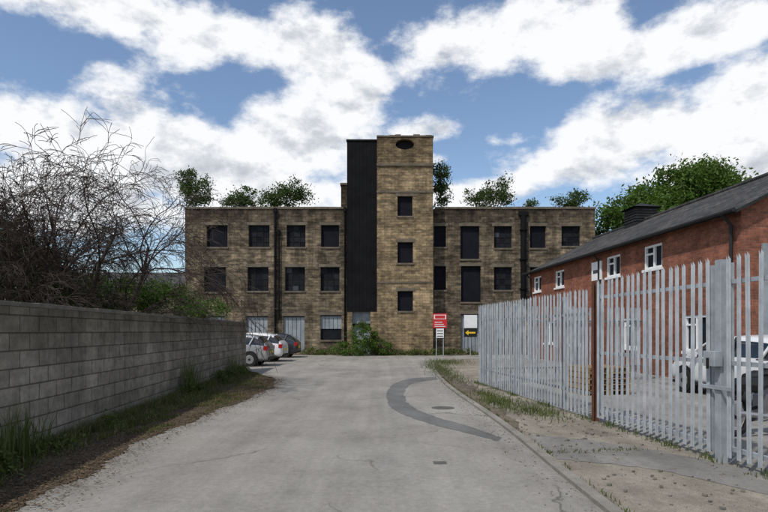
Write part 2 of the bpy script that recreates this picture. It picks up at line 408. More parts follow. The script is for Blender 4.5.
q=np.stack([np.stack([X+s*np.cos(th+k*1.57),Y+s*np.sin(th+k*1.57)*.6,z+rng.uniform(-.006,.006,n)],1) for k in range(4)],1).reshape(-1,3)
npmesh('leaf_litter',q,4,'litter')
ells=[]
for Y in [2.9,6.0,7.4,9.4,13.8,14.3,17.4,18.8,20.5,21.2,21.8]:
    h=random.uniform(0.1,0.26)
    ells.append((WX(Y)+0.25,Y,h*0.6,0.22,0.4,h))
foliage('weeds',ells,120,6500,0.03,'grass',None,0.08)
pts=[];hs=[]
for (Y,n,hh) in [(6.6,60,0.75),(7.0,50,0.6),(14.0,60,1.0),(14.6,30,0.9),(19.5,60,0.8),(5.4,30,.4)]:
    for i in range(n):
        pts.append((WX(Y)+0.2+random.gauss(0,.07),Y+random.gauss(0,.2),0.01)); hs.append(hh*random.uniform(.5,1.1))
blades('tall_weeds',pts,hs,0.009,'grass',0.35)
pts=[];hs=[]
def clump(cx,cy,sx,sy,n,h):
    for i in range(n):
        pts.append((random.gauss(cx,sx),random.gauss(cy,sy),0.03)); hs.append(h*random.uniform(.4,1.2))
for Y in np.arange(6,17,0.4):
    if random.random()<0.55: clump(FX(Y)-0.05,Y,0.06,0.12,random.randint(15,60),0.11)
clump(2.5,12.2,0.2,0.6,700,0.12); clump(2.95,10.8,0.22,0.5,500,0.11); clump(2.5,13.6,.15,.5,250,.12)
clump(2.3,23.5,.3,2.2,1200,.12); clump(2.4,19,.2,1.3,350,.09); clump(2.9,7.35,0.3,0.04,90,0.04); clump(2.4,7.2,0.25,0.03,50,0.04)
clump(3.1,27.5,.5,1.2,900,.16)
for Y in np.arange(3,22,0.35):
    if random.random()<.7: clump(float(np.interp(Y,[p[1] for p in kin[:34]],[p[0] for p in kin[:34]]))+.03,Y,0.02,0.1,random.randint(5,26),0.05)
blades('pavement_weeds',pts,hs,0.006,'grass',1.0)
mb=MB()
for i in range(900):
    Y=random.uniform(2.5,20); X=random.uniform(2.15,FX(Y)-.1); s=random.choice([.004,.006,.008,.012,.02])*random.uniform(.7,1.2)
    mb.box(-s,s,-s*.7,s*.7,0,s*.8,random.choice(['kerb','path','coping']),Matrix.Translation((X,Y,.035))@Matrix.Rotation(random.random()*6,4,'Z'))
for i in range(600):
    Y=random.uniform(3,20); X=1.93-abs(random.gauss(0,.25)); s=random.uniform(.004,.01)
    mb.box(-s,s,-s*.7,s*.7,0,s*.8,random.choice(['kerb','path','coping']),Matrix.Translation((X,Y,.0))@Matrix.Rotation(random.random()*6,4,'Z'))
x,y=G(497,388)
for i in range(5): mb.box(-.08,.08,-.05,.05,0,.09,'kerb',Matrix.Translation((x+random.uniform(-.1,.5),y+random.uniform(-.3,.3),.036))@Matrix.Rotation(random.random()*6,4,'Z'))
mb.obj('stone_debris')

# ------------------------------------------------------------ boundary wall
def seg_matrix(a,b):
    ang=math.atan2(b[1]-a[1],b[0]-a[0]); return Matrix.Translation((a[0],a[1],0))@Matrix.Rotation(ang,4,'Z'), math.hypot(b[0]-a[0],b[1]-a[1])
e=empty('concrete_block_wall',(WX(-5),-5,0),math.atan2(28.2,WX(23.2)-WX(-5)))
L=math.hypot(28.2,WX(23.2)-WX(-5))
mb=MB(); mb.box(0,L,0,0.22,-0.1,1.91,'block'); mb.obj('wall_body',e)
mb=MB()
x=0
while x<L:
    w=min(0.44,L-x); mb.box(x,x+w-0.004,-0.006+random.uniform(-.004,.004),0.228,1.912,1.972+random.uniform(-.007,.007),'coping'); x+=0.45
mb.obj('coping',e,bevel=0.006)

# ------------------------------------------------------------ palisade fence
def pale(mb,x,y,z0,h,k,w=0.065,M4=None):
    T=M4@Matrix.Translation((x,y,0))@Matrix.Rotation(random.gauss(0,0.007),4,'Y')@Matrix.Rotation(random.gauss(0,0.06),4,'Z')
    hw=w/2
    prof=[(-hw,0.012),(-hw*.55,-0.004),(-hw*.2,0.006),(0,0.010),(hw*.2,0.006),(hw*.55,-0.004),(hw,0.012)]
    tops=[h-0.06,h-0.02,h-0.07,h,h-0.07,h-0.02,h-0.06]
    for i in range(6):
        a,b=prof[i],prof[i+1]
        mb.face([T@Vector((a[0],a[1],z0)),T@Vector((b[0],b[1],z0)),T@Vector((b[0],b[1],tops[i+1])),T@Vector((a[0],a[1],tops[i]))],k)
def fence_run(name,a,b,h,posts=2.75,pitch=0.155,postk='galv',wob=0.0):
    e=empty(name); T,L=seg_matrix(a,b); mb=MB(); n=int(L/pitch)
    for i in range(n+1):
        x=i*pitch+random.gauss(0,0.004)
        pale(mb,x,-0.035,0.08,h+random.gauss(0,.012),'galv',0.068,T)
    mb.obj('pales',e)
    mb=MB()
    for z in (0.45,h-0.5):
        mb.box(0,L,-0.003,0.003,z,z+.05,'galv',T); mb.box(0,L,0.003,0.045,z+.044,z+.05,'galv',T)
    mb.obj('rails',e)
    mb=MB(); x=0
    while x<=L+.01:
        mb.box(x-.03,x+.03,.05,.056,0,h-.1,postk,T); mb.box(x-.03,x+.03,.144,.15,0,h-.1,postk,T); mb.box(x-.003,x+.003,.056,.144,0,h-.1,postk,T); x+=posts
    mb.obj('posts',e)
    return e
fence_run('palisade_fence',(FX(16.6),16.6),(FX(9.95),9.95),2.38)
fence_run('palisade_fence',(FX(16.6)+5.6,18.2),(FX(16.6),16.65),2.38)
mb=MB(); X=FX(9.74)
for dx in (-.045,.039): mb.box(X+dx,X+dx+.006,9.74-.05,9.74+.05,0,2.47,'rust')
mb.box(X-.039,X+.039,9.737,9.743,0,2.47,'rust')
mb.obj('rusty_gate_post')
def gate(name,y0,y1,h):
    e=empty(name); T,L=seg_matrix((FX(y0),y0),(FX(y1),y1)); mb=MB(); n=int((L-.1)/0.15)
    for i in range(n+1): pale(mb,.05+i*(L-.1)/n,-.045,.12,h+random.gauss(0,.006),'galv',.068,T)
    mb.obj('pales',e); mb=MB()
    for z in (.2,1.2,h-.35): mb.box(0.05,L-.05,-.02,.03,z,z+.05,'galv',T)
    for x in (0,L-.05): mb.box(x,x+.05,-.021,.031,.15,h-.1,'galv',T)
    mb.obj('gate_frame',e); return e
gate('palisade_gate',9.62,6.82,2.5)
gate('palisade_gate',6.58,3.9,2.5)
e=empty('gate_post'); mb=MB(); T,L=seg_matrix((FX(6.7),6.7),(FX(6.0),6.0))
mb.box(-.05,.05,-.05,.05,0,2.45,'galv',T); mb.obj('post',e,bevel=.004)
mb=MB(); mb.box(-.11,.09,-.16,-.052,1.18,1.36,'galv',T); mb.box(-.02,.0,-.19,-.162,1.15,1.28,'black',T); mb.box(-.25,.25,-.08,-.066,.9,.95,'galv',T); mb.obj('lock_box',e,bevel=.004)
fence_run('palisade_fence',(FX(3.8),3.8),(FX(-4),-4),2.45)

# ------------------------------------------------------------ mill
Y0=38.0
mill=empty('derelict_mill')
def px(x,Y=Y0): return P(x,0,Y)[0]
def pz(y,Y=Y0): return P(0,y,Y)[1]
def opn(c,w,ya,yb,kind,Y=Y0):
    return (px(c-w/2,Y),px(c+w/2,Y),pz(yb,Y),pz(ya,Y),kind)
left=[opn(217,21,225,247,'board'),opn(259,21,225,247,'sash'),opn(296,19,225,247,'sashd'),opn(330,18,225,247,'board'),
 opn(215,22,267,292,'board'),opn(258,21,267,291,'sashd'),opn(295,20,267,291,'sash'),opn(330,19,267,291,'sashd'),
 opn(257,21,316,337,'panel'),opn(294,21,316,352,'panel'),opn(331,21,315,340,'half'),opn(215,20,316,338,'panel')]
right=[opn(440,12,226,247,'board'),opn(470,19,226,259,'board'),opn(503,18,226,248,'sash'),opn(538,16,226,248,'board'),opn(571,19,226,246,'sashd'),
 opn(440,12,266,290,'board'),opn(471,20,266,302,'board'),opn(503,18,267,290,'sashd'),opn(538,16,267,290,'sashd'),opn(571,18,267,290,'board'),
 opn(470,18,314,352,'panel'),opn(503,18,316,338,'panel'),opn(538,16,316,338,'board'),opn(571,18,316,338,'board')]
xl,xr=px(185),px(595); tl,tr=px(347,37.2),px(433,37.0); ztop=pz(209)
tl2=px(377,37.0)
mb=MB()
facade(mb,xl,px(350),0,ztop,Y0,left,.35,'stone'); facade(mb,px(430),xr,0,ztop,Y0,right,.35,'stone')
mb.face([(xl,Y0,0),(xl,Y0,ztop),(xl,50,ztop),(xl,50,0)],'stone'); mb.face([(xr,Y0,0),(xr,50,0),(xr,50,ztop),(xr,Y0,ztop)],'stone')
mb.face([(xl,50,0),(xl,50,ztop),(xr,50,ztop),(xr,50,0)],'stone')
mb.face([(xl,Y0,ztop),(xr,Y0,ztop),(xr,50,ztop),(xl,50,ztop)],'dress')
mb.obj('walls',mill)
mb=MB()
x=xl-.05
while x<xr:
    w=random.uniform(.6,1.1)
    if not (px(347)<x<px(431)) and random.random()>0.04:
        mb.box(x,min(x+w-.015,xr+.05),Y0-.06,Y0+.4,ztop+.002,ztop+.14+random.uniform(-.015,.015),'dress')
    x+=w
mb.obj('coping',mill)
def windows(ops,y,e,lint='dress',sill=True):
    W=MB()
    for a,b,c,d,kind in ops:
        yi=y+.2
        if kind=='board':
            W.box(a,b,yi,yi+.05,c,d,'board')
        elif kind in('panel','half'):
            z0=c if kind=='panel' else c+(d-c)*.45
            W.box(a,b,yi-.05,yi+.05,z0,d,'greydoor')
            if kind=='half': W.box(a,b,yi,yi+.049,c,z0-.001,'glass')
            n=5
            for i in range(1,n): W.box(a+(b-a)*i/n-.012,a+(b-a)*i/n+.012,yi-.066,yi-.052,z0,d-.02,'frame')
            W.box(a+.002,b-.002,yi-.075,yi-.067,d-.09,d-.003,'frame')
        else:
            W.box(a,b,yi+.04,yi+.08,c,d,'glass')
            t=.045; fk='darkframe'
            W.box(a,a+t,yi,yi+.038,c,d,fk);W.box(b-t,b,yi,yi+.038,c,d,fk)
            W.box(a+t,b-t,yi,yi+.038,d-t,d,fk);W.box(a+t,b-t,yi,yi+.038,c,c+t,fk)
            for q in (1,2):
                m=a+(b-a)*q/3; W.box(m-.016,m+.016,yi,yi+.036,c+t,d-t,fk)
            for q in (1,2,3):
                zz=c+(d-c)*q/4
                W.box(a+t,b-t,yi+.01,yi+.034,zz-.014,zz+.014,fk)
            for i in range(3):
                for j in range(4):
                    k=random.choice(['void','void','board','void','frame','glass','glass']) if kind=='sash' else random.choice(['void','board','board','darkframe'])
                    xa=a+(b-a)*i/3+.03; xb=a+(b-a)*(i+1)/3-.03; za=c+(d-c)*j/4+.03; zb=c+(d-c)*(j+1)/4-.03
                    W.box(xa,xb,yi+.035,yi+.0395,za,zb,k)
        W.box(a-.12,b+.12,y-.015,y+.1,d+.001,d+.2,lint)
        if sill and not(kind=='panel' and c<.5): W.box(a-.06,b+.06,y-.06,y+.12,c-.11,c-.001,lint)
    return W
windows(left,Y0,mill).obj('windows_west',mill); windows(right,Y0,mill).obj('windows_east',mill)
tf=37.0
tops=[(px(395.5,tf),px(414,tf),pz(149.5,tf),pz(139,tf),'hole'),
 (px(397.5,tf),px(412.5,tf),pz(216,tf),pz(196,tf),'board'),(px(397.5,tf),px(413,tf),pz(263,tf),pz(242,tf),'board'),(px(397.5,tf),px(413,tf),pz(311,tf),pz(291,tf),'board')]
zt=pz(137,tf)
mb=MB(); facade(mb,tl2,tr,0,zt,tf,tops,.35,'towerstone')
a,b,c,d,_=tops[0]; r=(b-a)/2; xm=(a+b)/2; hz=(d-c)
def oval(t): return (xm+r*math.cos(t),tf,(c+d)/2+hz/2*math.sin(t))
for (q0,cx,cz) in ((0,b,d),(math.pi/2,a,d),(math.pi,a,c),(3*math.pi/2,b,c)):
    P_=[oval(q0+i*math.pi/2/6) for i in range(7)]
    for i in range(6):
        p1,p2=P_[i],P_[i+1]; mb.face([(cx,tf,cz),p1,p2],'towerstone')
        mb.face([p1,(p1[0],tf+.34,p1[2]),(p2[0],tf+.34,p2[2]),p2],'towerstone')
mb.face([(tl2,tf,0),(tl2,tf,zt),(tl2,42,zt),(tl2,42,0)],'towerstone'); mb.face([(tr,tf,0),(tr,42,0),(tr,42,zt),(tr,tf,zt)],'towerstone')
mb.face([(tl2,42,0),(tl2,42,zt),(tr,42,zt),(tr,42,0)],'towerstone'); mb.face([(tl2,tf,zt-.002),(tr,tf,zt-.002),(tr,42,zt-.002),(tl2,42,zt-.002)],'dress')
mb.obj('tower_walls',mill)
windows(tops[1:],tf,mill).obj('tower_windows',mill)
mb=MB(); mb.box(a,b,tf+.36,tf+.4,c,d,'void')
for z,p,h in ((zt,.05,.1),(pz(166,tf),.09,.16),(pz(196,tf)+.22,.05,.12),(pz(283,tf),.04,.1)):
    mb.box(tl2-.02,tr+p,tf-p,42+p if z==zt else tf+.6,z+.003,z+h,'dress')
mb.obj('tower_string_courses',mill)
mb=MB()
for i in range(9):
    x=tl2+ (tr-tl2-.5)*i/8
    mb.box(x,x+random.uniform(.3,.45),tf+.02,tf+.4,zt+.101,zt+.101+random.choice([.02,.03,.05,.09]),'dress')
mb.obj('tower_broken_parapet',mill)
sf=37.2; zs=pz(141,sf)
mb=MB(); mb.box(tl,tl2-.003,sf,42,2.9,zs,'soot')
x=tl
while x<tl2-.1: mb.box(x+.03,x+.06,sf-.015,sf-.001,2.92,zs-.02,'soot'); x+=.25
mb.box(tl-.05,tl2-.004,sf-.06,sf+.3,zs+.001,zs+.1,'soot')
mb.obj('black_clad_shaft',mill)
mb=MB(); mb.box(tl+.02,tl+.35,sf+.02,41,0,2.899,'towerstone'); mb.box(tl2-.45,tl2-.005,sf+.02,41,0,2.899,'towerstone'); mb.box(tl+.35,tl2-.45,sf+.35,sf+.4,0,2.899,'greydoor'); mb.box(tl+.36,tl2-.46,sf+.2,sf+.349,1.9,2.1,'void')
mb.obj('shaft_base',mill)
mb=MB(); mb.box(px(341,40),px(348,40),40,40.8,ztop,pz(185,40),'stone'); mb.box(px(341,40)-.06,px(348,40)+.06,39.94,40.86,pz(185,40),pz(183,40),'dress'); mb.obj('chimney_stack',mill)
mb=MB()
for x,ya,yb,r in ((275.5,213,355,.075),(279.5,235,320,.05),(523,216,300,.2),(345,212,355,.06)):
    X=px(x); mb.tube([(X,Y0-.12,pz(yb)),(X,Y0-.12,pz(ya))],[r,r],'soot',8)
    mb.box(X-r*1.6,X+r*1.6,Y0-.2,Y0-.01,pz(ya)+.01,pz(ya)+.3,'soot')
    for k in range(4):
        z=pz(ya)-(k+.5)*2
        if z>pz(yb): mb.tube([(X,Y0-.12,z),(X,Y0-.12,z+.08)],[r*1.4,r*1.4],'soot',8)
mb.obj('downpipes',mill)
mb=MB(); mb.box(px(464),px(477),Y0-.06,Y0-.002,pz(328),pz(315),'white')
mb.obj('notice_board')

# ------------------------------------------------------------ saplings on the roof & trees
def tree(name,base,trunkh,r,ells,nclump,nleaf,size,mat,spread,bark='bark',nb=7):
    e=empty(name); mb=MB(); base=Vector(base)
    top=base+Vector((random.uniform(-.1,.1)*trunkh,0,trunkh))
    mb.tube([base,base.lerp(top,.5)+Vector((random.uniform(-.05,.05)*trunkh,0,0)),top],[r,r*.8,r*.6],bark,8)
    for (cx,cy,cz,rx,ry,rz) in ells:
        c=Vector((cx,cy,cz))
        mb.tube([top,top.lerp(c,.5)+Vector((random.uniform(-.2,.2),random.uniform(-.2,.2),0)),c],[r*.5,r*.35,r*.2],bark,6)
        for i in range(nb):
            d=Vector((random.gauss(0,.5)*rx,random.gauss(0,.5)*ry,random.uniform(-.3,.9)*rz))
            s=top.lerp(c,random.uniform(.4,1))
            mb.tube([s,s.lerp(c+d,.5)+Vector((0,0,.05*rz)),c+d],[r*.22,r*.14,r*.05],bark,4)
    mb.obj('trunk_and_limbs',e); foliage('crown',ells,nclump,nleaf,size,mat,e,spread); return e
def sap(pxs,Y,n=900,size=.08,mat='leafs'):
    ells=[]
    for (x,y,rx,ry) in pxs:
        X,Z=P(x,y,Y); k=Y/F; ells.append((X,Y,Z,rx*k,max(rx,ry)*k*.7,ry*k))
    x0=ells[0][0]; tree('roof_sapling',(x0+random.uniform(-.2,.2),Y,ztop-.1),.5,.05,ells,max(24,n//45),n,size,mat,.23,nb=8)
sap([(188,184,9,15),(203,191,10,13),(195,196,12,10),(187,178,6,9)],39.5,4300)
sap([(232,199,11,8),(248,197,13,10),(240,202,18,6),(262,203,10,5)],41,3200)
sap([(272,200,13,9),(291,187,14,10),(286,197,21,10),(302,195,9,10)],40,5000)
sap([(440,178,8,16),(441,195,9,12)],39.3,2800)
sap([(477,198,13,10),(497,188,15,11),(490,200,19,9),(506,196,9,9)],41,4200)
sap([(559,201,6,7),(577,199,12,8),(568,204,12,4)],40,2000)
sap([(530,204,7,4)],40,450)

def R(px_,py_,rx,ry,Y,dz=.8):
    X,Z=P(px_,py_,Y); k=Y/F; return (X,Y,Z,rx*k,rx*k*dz,ry*k)
tree('sycamore_tree',(P(680,0,42)[0],42,0),7,.35,[R(692,192,44,27,42),R(642,203,28,18,42),R(615,217,20,15,42),R(737,203,30,24,42),R(660,222,50,22,42),R(708,180,26,14,42),R(680,184,20,12,42)],300,36000,.14,'leaf',.55)
tree('sycamore_tree',(P(780,0,44)[0],44,0),6,.3,[R(780,215,30,22,44),R(600,232,14,10,44)],60,6000,.15,'leafd',.5)
def baretree(x,y,n,L,r,seed,nch,spreadx=.5,wander=.19,rmin=.0055):
    random.seed(seed)
    e=empty('bare_tree'); mb=MB()
    for i in range(n):
        a=i/n*6.283+random.uniform(-.3,.3)
        grow(mb,(x+math.cos(a)*.15,y+math.sin(a)*.15,0.0),(math.cos(a)*spreadx,math.sin(a)*.35,1.0),random.uniform(L*.85,L*1.12),r,0,4,'deadbark',nch,.35,wander,.5,rmin)
    mb.obj('branches',e); print('tubes verts',len(mb.v))
baretree(-8.4,14.4,8,4.2,.09,21,[8,7,5,4],.36,.2)
baretree(-10.7,15.4,6,4.2,.085,5,[7,6,5,4],.36,.2)
random.seed(3)
foliage('bush',[R(20,275,50,36,16),R(60,290,40,18,15),R(-10,250,40,40,17),R(85,290,30,16,17)],180,16000,.06,'leafd',None,.3)
foliage('bush',[R(120,297,48,18,17),R(165,300,32,16,18),R(205,310,28,9,20)],130,12000,.05,'leaf',None,.22)
foliage('bush',[(-9.5,11,1.2,2.5,1.2,1.1)],60,6000,.05,'leafd',None,.25)
foliage('distant_trees',[(-60+i*7+random.uniform(-2,2),95+random.uniform(-8,8),4+random.uniform(-1,1.5),6,5,4.2) for i in range(7)]+[(30+i*8,110,5,7,6,6) for i in range(10)],500,42000,.35,'leafd',None,1.0)
bld=empty('distant_shed'); mb=MB()
x0,x1=-36,-22.5
mb.box(x0,x1,60,75,0,6.0,'stone'); mb.obj('walls',bld)
mb=MB(); mb.face([(x0-.3,59.7,5.9),(x1+.3,59.7,5.9),(x1+.3,67,8.6),(x0-.3,67,8.6)],'slate'); mb.face([(x0-.3,67,8.6),(x1+.3,67,8.6),(x1+.3,75.3,5.9),(x0-.3,75.3,5.9)],'slate')
mb.face([(x1,60,6),(x1,75,6),(x1,67,8.5)],'stone'); mb.obj('roof',bld)
foliage('bush',[R(365,336,13,14,36.3),R(352,349,17,7,36),R(381,349,12,7,36.4)],70,7500,.06,'leaf',None,.16)
ell=[R(x,352.5+random.uniform(-1,1),9,random.uniform(2,5),37.2) for x in list(range(310,350,10))+list(range(385,480,9))]
ell=[(a,b if not(tl-.2<a<tr+.3) else 36.6,c,d,.4,f) for a,b,c,d,e_,f in ell]
foliage('weeds',ell,140,9000,.05,'grass',None,.12)

# ------------------------------------------------------------ brick warehouse
ang=math.atan2(-17.4,1.367)
wh=empty('brick_warehouse',(8.58,33,0),ang)
WL=17.45; EZ=5.06
def sY(Y): return (33-Y)*1.003
ops=[]
for Yc in (31.7,28.5,22.9,20.0): s=sY(Yc); ops.append((s-.58,s+.58,3.83,4.68,'w'))
for Yc in (30,26.5,21.5,17.6): s=sY(Yc); ops.append((s-.6,s+.6,0.95,2.1,'w'))
mb=MB(); facade(mb,0,WL,0,EZ,0,ops,.2,'redbrick')
W=8.0; RZ=7.12
mb.face([(WL,0,0),(WL,W,0),(WL,W,EZ),(WL,W/2,RZ-.1),(WL,0,EZ)],'redbrick')
mb.face([(0,0,0),(0,0,EZ),(0,W/2,RZ-.1),(0,W,EZ),(0,W,0)],'redbrick')
mb.face([(0,W,0),(0,W,EZ),(WL,W,EZ),(WL,W,0)],'redbrick')
mb.obj('walls',wh)
mb=MB()
for a,b,c,d,_ in ops:
    mb.box(a,b,.12,.15,c,d,'glass'); t=.075
    mb.box(a,a+t,.03,.118,c,d,'white');mb.box(b-t,b,.03,.118,c,d,'white');mb.box(a+t,b-t,.03,.118,d-t,d,'white');mb.box(a+t,b-t,.03,.118,c,c+t,'white')
    m=a+(b-a)*.5; mb.box(m-.04,m+.04,.04,.118,c+t,d-t,'white'); mb.box(a+t,m-.04,.05,.118,d-.33,d-.27,'white')
    mb.box(a-.05,b+.05,-.06,.02,c-.09,c-.001,'white')
mb.obj('windows',wh)
mb=MB(); o=.3; sl=(RZ-EZ)/(W/2)
for sgn in (0,1):
    ya=-o if sgn==0 else W+o; z=EZ+.04-o*sl
    p=[(-.25,ya,z),(WL+.25,ya,z),(WL+.25,W/2,RZ),(-.25,W/2,RZ)]
    mb.face(p,'slate'); q=[(a,b,c-.09) for a,b,c in p]; mb.face(q[::-1],'drain')
    for i in range(4): mb.face([p[i],q[i],q[(i+1)%4],p[(i+1)%4]],'drain')
mb.tube([(-.25,W/2,RZ+.03),(WL+.25,W/2,RZ+.03)],[.09,.09],'slate',8)
mb.obj('roof',wh)
mb=MB(); mb.tube([(-.2,-.36,EZ-.12),(WL+.2,-.36,EZ-.12)],[.065,.065],'drain',8)
for s in (.4,9,WL-.3): mb.tube([(s,-.36,EZ-.15),(s,-.08,EZ-.45),(s,-.08,0)],[.045]*3,'drain',8)
mb.obj('gutter',wh)
mb=MB(); s=sY(28.0); mb.box(s-.55,s+.55,W/2-.55,W/2+.55,RZ-.4,RZ+.62,'drain')
for i in range(5): mb.box(s-.58,s+.58,W/2-.58,W/2+.58,RZ-.05+i*.13,RZ-.0+i*.13,'slate')
for p3 in ([(s-.75,W/2-.75,RZ+.63),(s+.75,W/2-.75,RZ+.63),(s,W/2,RZ+.95)],[(s+.75,W/2-.75,RZ+.63),(s+.75,W/2+.75,RZ+.63),(s,W/2,RZ+.95)],[(s+.75,W/2+.75,RZ+.63),(s-.75,W/2+.75,RZ+.63),(s,W/2,RZ+.95)],[(s-.75,W/2+.75,RZ+.63),(s-.75,W/2-.75,RZ+.63),(s,W/2,RZ+.95)]): mb.face(p3,'drain')
mb.obj('roof_ventilator',wh)
mb=MB(); s=sY(24.3); mb.box(s-.45,s+.45,-.06,-.002,3.8,4.6,'white'); mb.box(s-.3,s+.3,-.064,-.061,4.1,4.25,'frame'); mb.obj('sign_panel',wh)
mb=MB(); mb.box(WL+.002,WL+.06,.6,W-.3,0.3,4.05,'greydoor'); mb.obj('gable_cladding',wh)

# ------------------------------------------------------------ cars
def car(name,loc,rot,paint,est=False,scale=1.0):
    e=empty(name,loc,rot); e.scale=(scale,)*3
    rr=1.46 if not est else 1.5
    st=[(-2.08,.66,.40,.80,.84),(-2.03,.80,.28,.93,.97),(-1.93,.85,.24,.96,1.06),(-1.62,.86,.22,.97,rr-.09),(-1.2,.87,.22,.97,rr-.01),(-.5,.88,.22,.96,rr+.03),(.15,.88,.22,.95,rr),(.5,.88,.22,.94,rr-.09),(.85,.88,.22,.93,1.2),(1.2,.87,.22,.91,.96),(1.65,.85,.23,.84,.89),(1.93,.80,.26,.72,.77),(2.06,.66,.34,.58,.62)]
    mb=MB(); rings=[]
    for (x,w,zb,be,ro) in st:
        g=ro-be; wr=w*(.80 if g>.3 else .80+.12*(1-g/.3)) if g>.05 else w*.9
        zm=zb+(be-zb)*.55
        half=[(0,zb),(w*.85,zb),(w*.985,zb+.1),(w,zm),(w*.965,be),(wr+.0,ro-.06*min(1,g/.3)-.01),(wr*.82,ro-.01),(0,ro+.015)]
        rings.append([(x,y,z) for y,z in half]+[(x,-y,z) for y,z in half[-2:0:-1]])
    n=len(rings[0])
    for r in rings: mb.v+=r
    for i in range(len(rings)-1):
        for j in range(n):
            k=paint; jj=j if j<7 else n-1-j
            g0=st[i][4]-st[i][3]; g1=st[i+1][4]-st[i+1][3]
            if jj==4 and max(g0,g1)>.3 and min(g0,g1)>.08: k='carglass'
            if jj in (5,6) and ((i in (2,)) or i in (7,8)): k='carglass'
            if jj==0 : k='black'
            mb.f.append((i*n+j,i*n+(j+1)%n,(i+1)*n+(j+1)%n,(i+1)*n+j)); mb.m.append(mb.mi(k))
    mb.f.append(tuple(range(n))); mb.m.append(mb.mi(paint)); mb.f.append(tuple((len(rings)-1)*n+j for j in range(n))[::-1]); mb.m.append(mb.mi(paint))
    o=mb.obj('body',e,smooth=True)
    sb=o.modifiers.new('s','SUBSURF'); sb.levels=1; sb.render_levels=2
    mb=MB()
    for s in (-1,1):
        for x in (-1.27,1.27):
            mb.disc((x,s*.80,.33),(0,1,0),.375,.17,'black',28)
            mb.disc((x,s*.815,.315),(0,1,0),.315,.2,'tyre',28)
            mb.disc((x,s*.82,.315),(0,1,0),.2,.205,'rim',10)
            mb.disc((x,s*.83,.315),(0,1,0),.06,.2,'black',10)
        mb.tube([(-.35,s*.868,.95),(-.38,s*.715,rr-.03)],[.03,.03],'black',6)
        mb.tube([(-1.25,s*.862,.97),(-1.45,s*.70,rr-.08)],[.04,.04],paint,6)
        mb.tube([(1.12,s*.83,.95),(.45,s*.715,rr-.1)],[.03,.03],paint,6)
        mb.box(.72,.9,s*.98-.08,s*.98+.08,.93,1.06,paint)
        mb.box(-2.06,-1.88,s*.72-.12,s*.72+.125,.72,.92,'tail')
        mb.box(1.80,2.02,s*.66-.13,s*.66+.13,.56,.68,'lamp')
        mb.box(-.2,-.05,s*.86-.02,s*.86+.025,.8,.83,'black')
        mb.box(-1.85,1.85,s*.85-.02,s*.85+.012,.22,.3,'black')
    mb.box(-2.10,-2.07,-.26,.26,.58,.69,'yellow'); mb.box(2.05,2.09,-.26,.26,.38,.49,'white')
    mb.box(-2.095,-1.95,-.6,.6,.3,.42,'black'); mb.box(1.98,2.085,-.5,.5,.28,.36,'black')
    mb.obj('wheels_and_trim',e,bevel=.01)
    return e
car('parked_car',(-7.3,26.0,0),math.radians(180),'carsilver')
car('parked_car',(-7.3,29.8,0),math.radians(178),'carwhite',True)
car('parked_car',(-7.25,34.2,0),math.radians(181),'cardark')
car('parked_car',(8.7,13.2,0.03),math.radians(96),'carwhite')
def motorbike(loc,rot):
    e=empty('motorcycle',loc,rot); mb=MB()
    for x in (-.68,.68):
        ring=[(x+.27*math.cos(t),0,.31+.27*math.sin(t)) for t in np.linspace(0,2*math.pi,25)]
        mb.tube(ring,[.05]*25,'tyre',6,False); mb.disc((x,0,.31),(0,1,0),.17,.03,'rim',10); mb.disc((x,0,.31),(0,1,0),.06,.12,'black',10)
    for s in (-.07,.07): mb.tube([(.68,s,.31),(.5,s,.7),(.4,s,.98)],[.022]*3,'rim',6)
    mb.tube([(.4,-.36,1.02),(.44,-.1,1.02),(.44,.1,1.02),(.4,.36,1.02)],[.016]*4,'black',6)
    mb.tube([(-.68,.08,.31),(-.1,.08,.4),(.1,.05,.45)],[.03]*3,'black',6)
    mb.tube([(-.95,0,.78),(-.6,0,.78),(-.25,0,.74),(0,0,.8)],[.06,.1,.12,.08],'black',8)
    mb.tube([(-.02,0,.82),(.15,0,.86),(.36,0,.84)],[.1,.15,.1],'black',10)
    mb.box(-.15,.25,-.14,.14,.28,.6,'rim'); mb.disc((.5,0,.9),(1,0,0),.09,.1,'lamp',14)
    mb.tube([(.15,-.12,.35),(-.3,-.17,.3),(-.9,-.18,.38)],[.025,.04,.045],'rim',8)
    mb.obj('frame_and_wheels',e,bevel=.01)
motorbike((5.9,8.6,.03),math.radians(20)); motorbike((7.0,10.2,.03),math.radians(35))
e=empty('pallet_stack',(5.4,14.2,.03),.2); mb=MB()
for i in range(5):
    for j in range(6): mb.box(-.6,.6,-.5+j*.18,-.4+j*.18,i*.14+.1,i*.14+.12,'pallet')
    for x in (-.6,-.05,.5): mb.box(x,x+.1,-.5,.5,i*.14+.001,i*.14+.098,'pallet')
mb.obj('pallets',e)

# ------------------------------------------------------------ signs
sg=empty('warning_sign'); Ys=35.2; mb=MB()
X0,Z0=P(433,328,Ys);X1,Z1=P(447,313.5,Ys); Xc=(X0+X1)/2
for x in (Xc-.22,Xc+.22): mb.tube([(x,Ys+.05,0),(x,Ys+.05,Z1-.02)],[.03,.03],'galv',8)
mb.obj('posts',sg); mb=MB(); mb.box(X0,X1,Ys-.01,Ys+.015,Z0,Z1,'red')
mb.box(X0+.06,X1-.06,Ys-.014,Ys-.0105,Z1-.36,Z1-.08,'white'); mb.box(X0+.12,X1-.12,Ys-.018,Ys-.0145,Z1-.32,Z1-.12,'red')
for i in range(3): mb.box(X0+.1,X1-.1-.1*i,Ys-.014,Ys-.0105,Z0+.08+i*.13,Z0+.12+i*.13,'white')
mb.box(X0+.2,X1-.2,Ys-.01,Ys+.015,Z0-.62,Z0-.04,'white')
for i in range(3): mb.box(X0+.25,X1-.25,Ys-.014,Ys-.0105,Z0-.55+i*.17,Z0-.49+i*.17,'frame')
mb.obj('panels',sg)
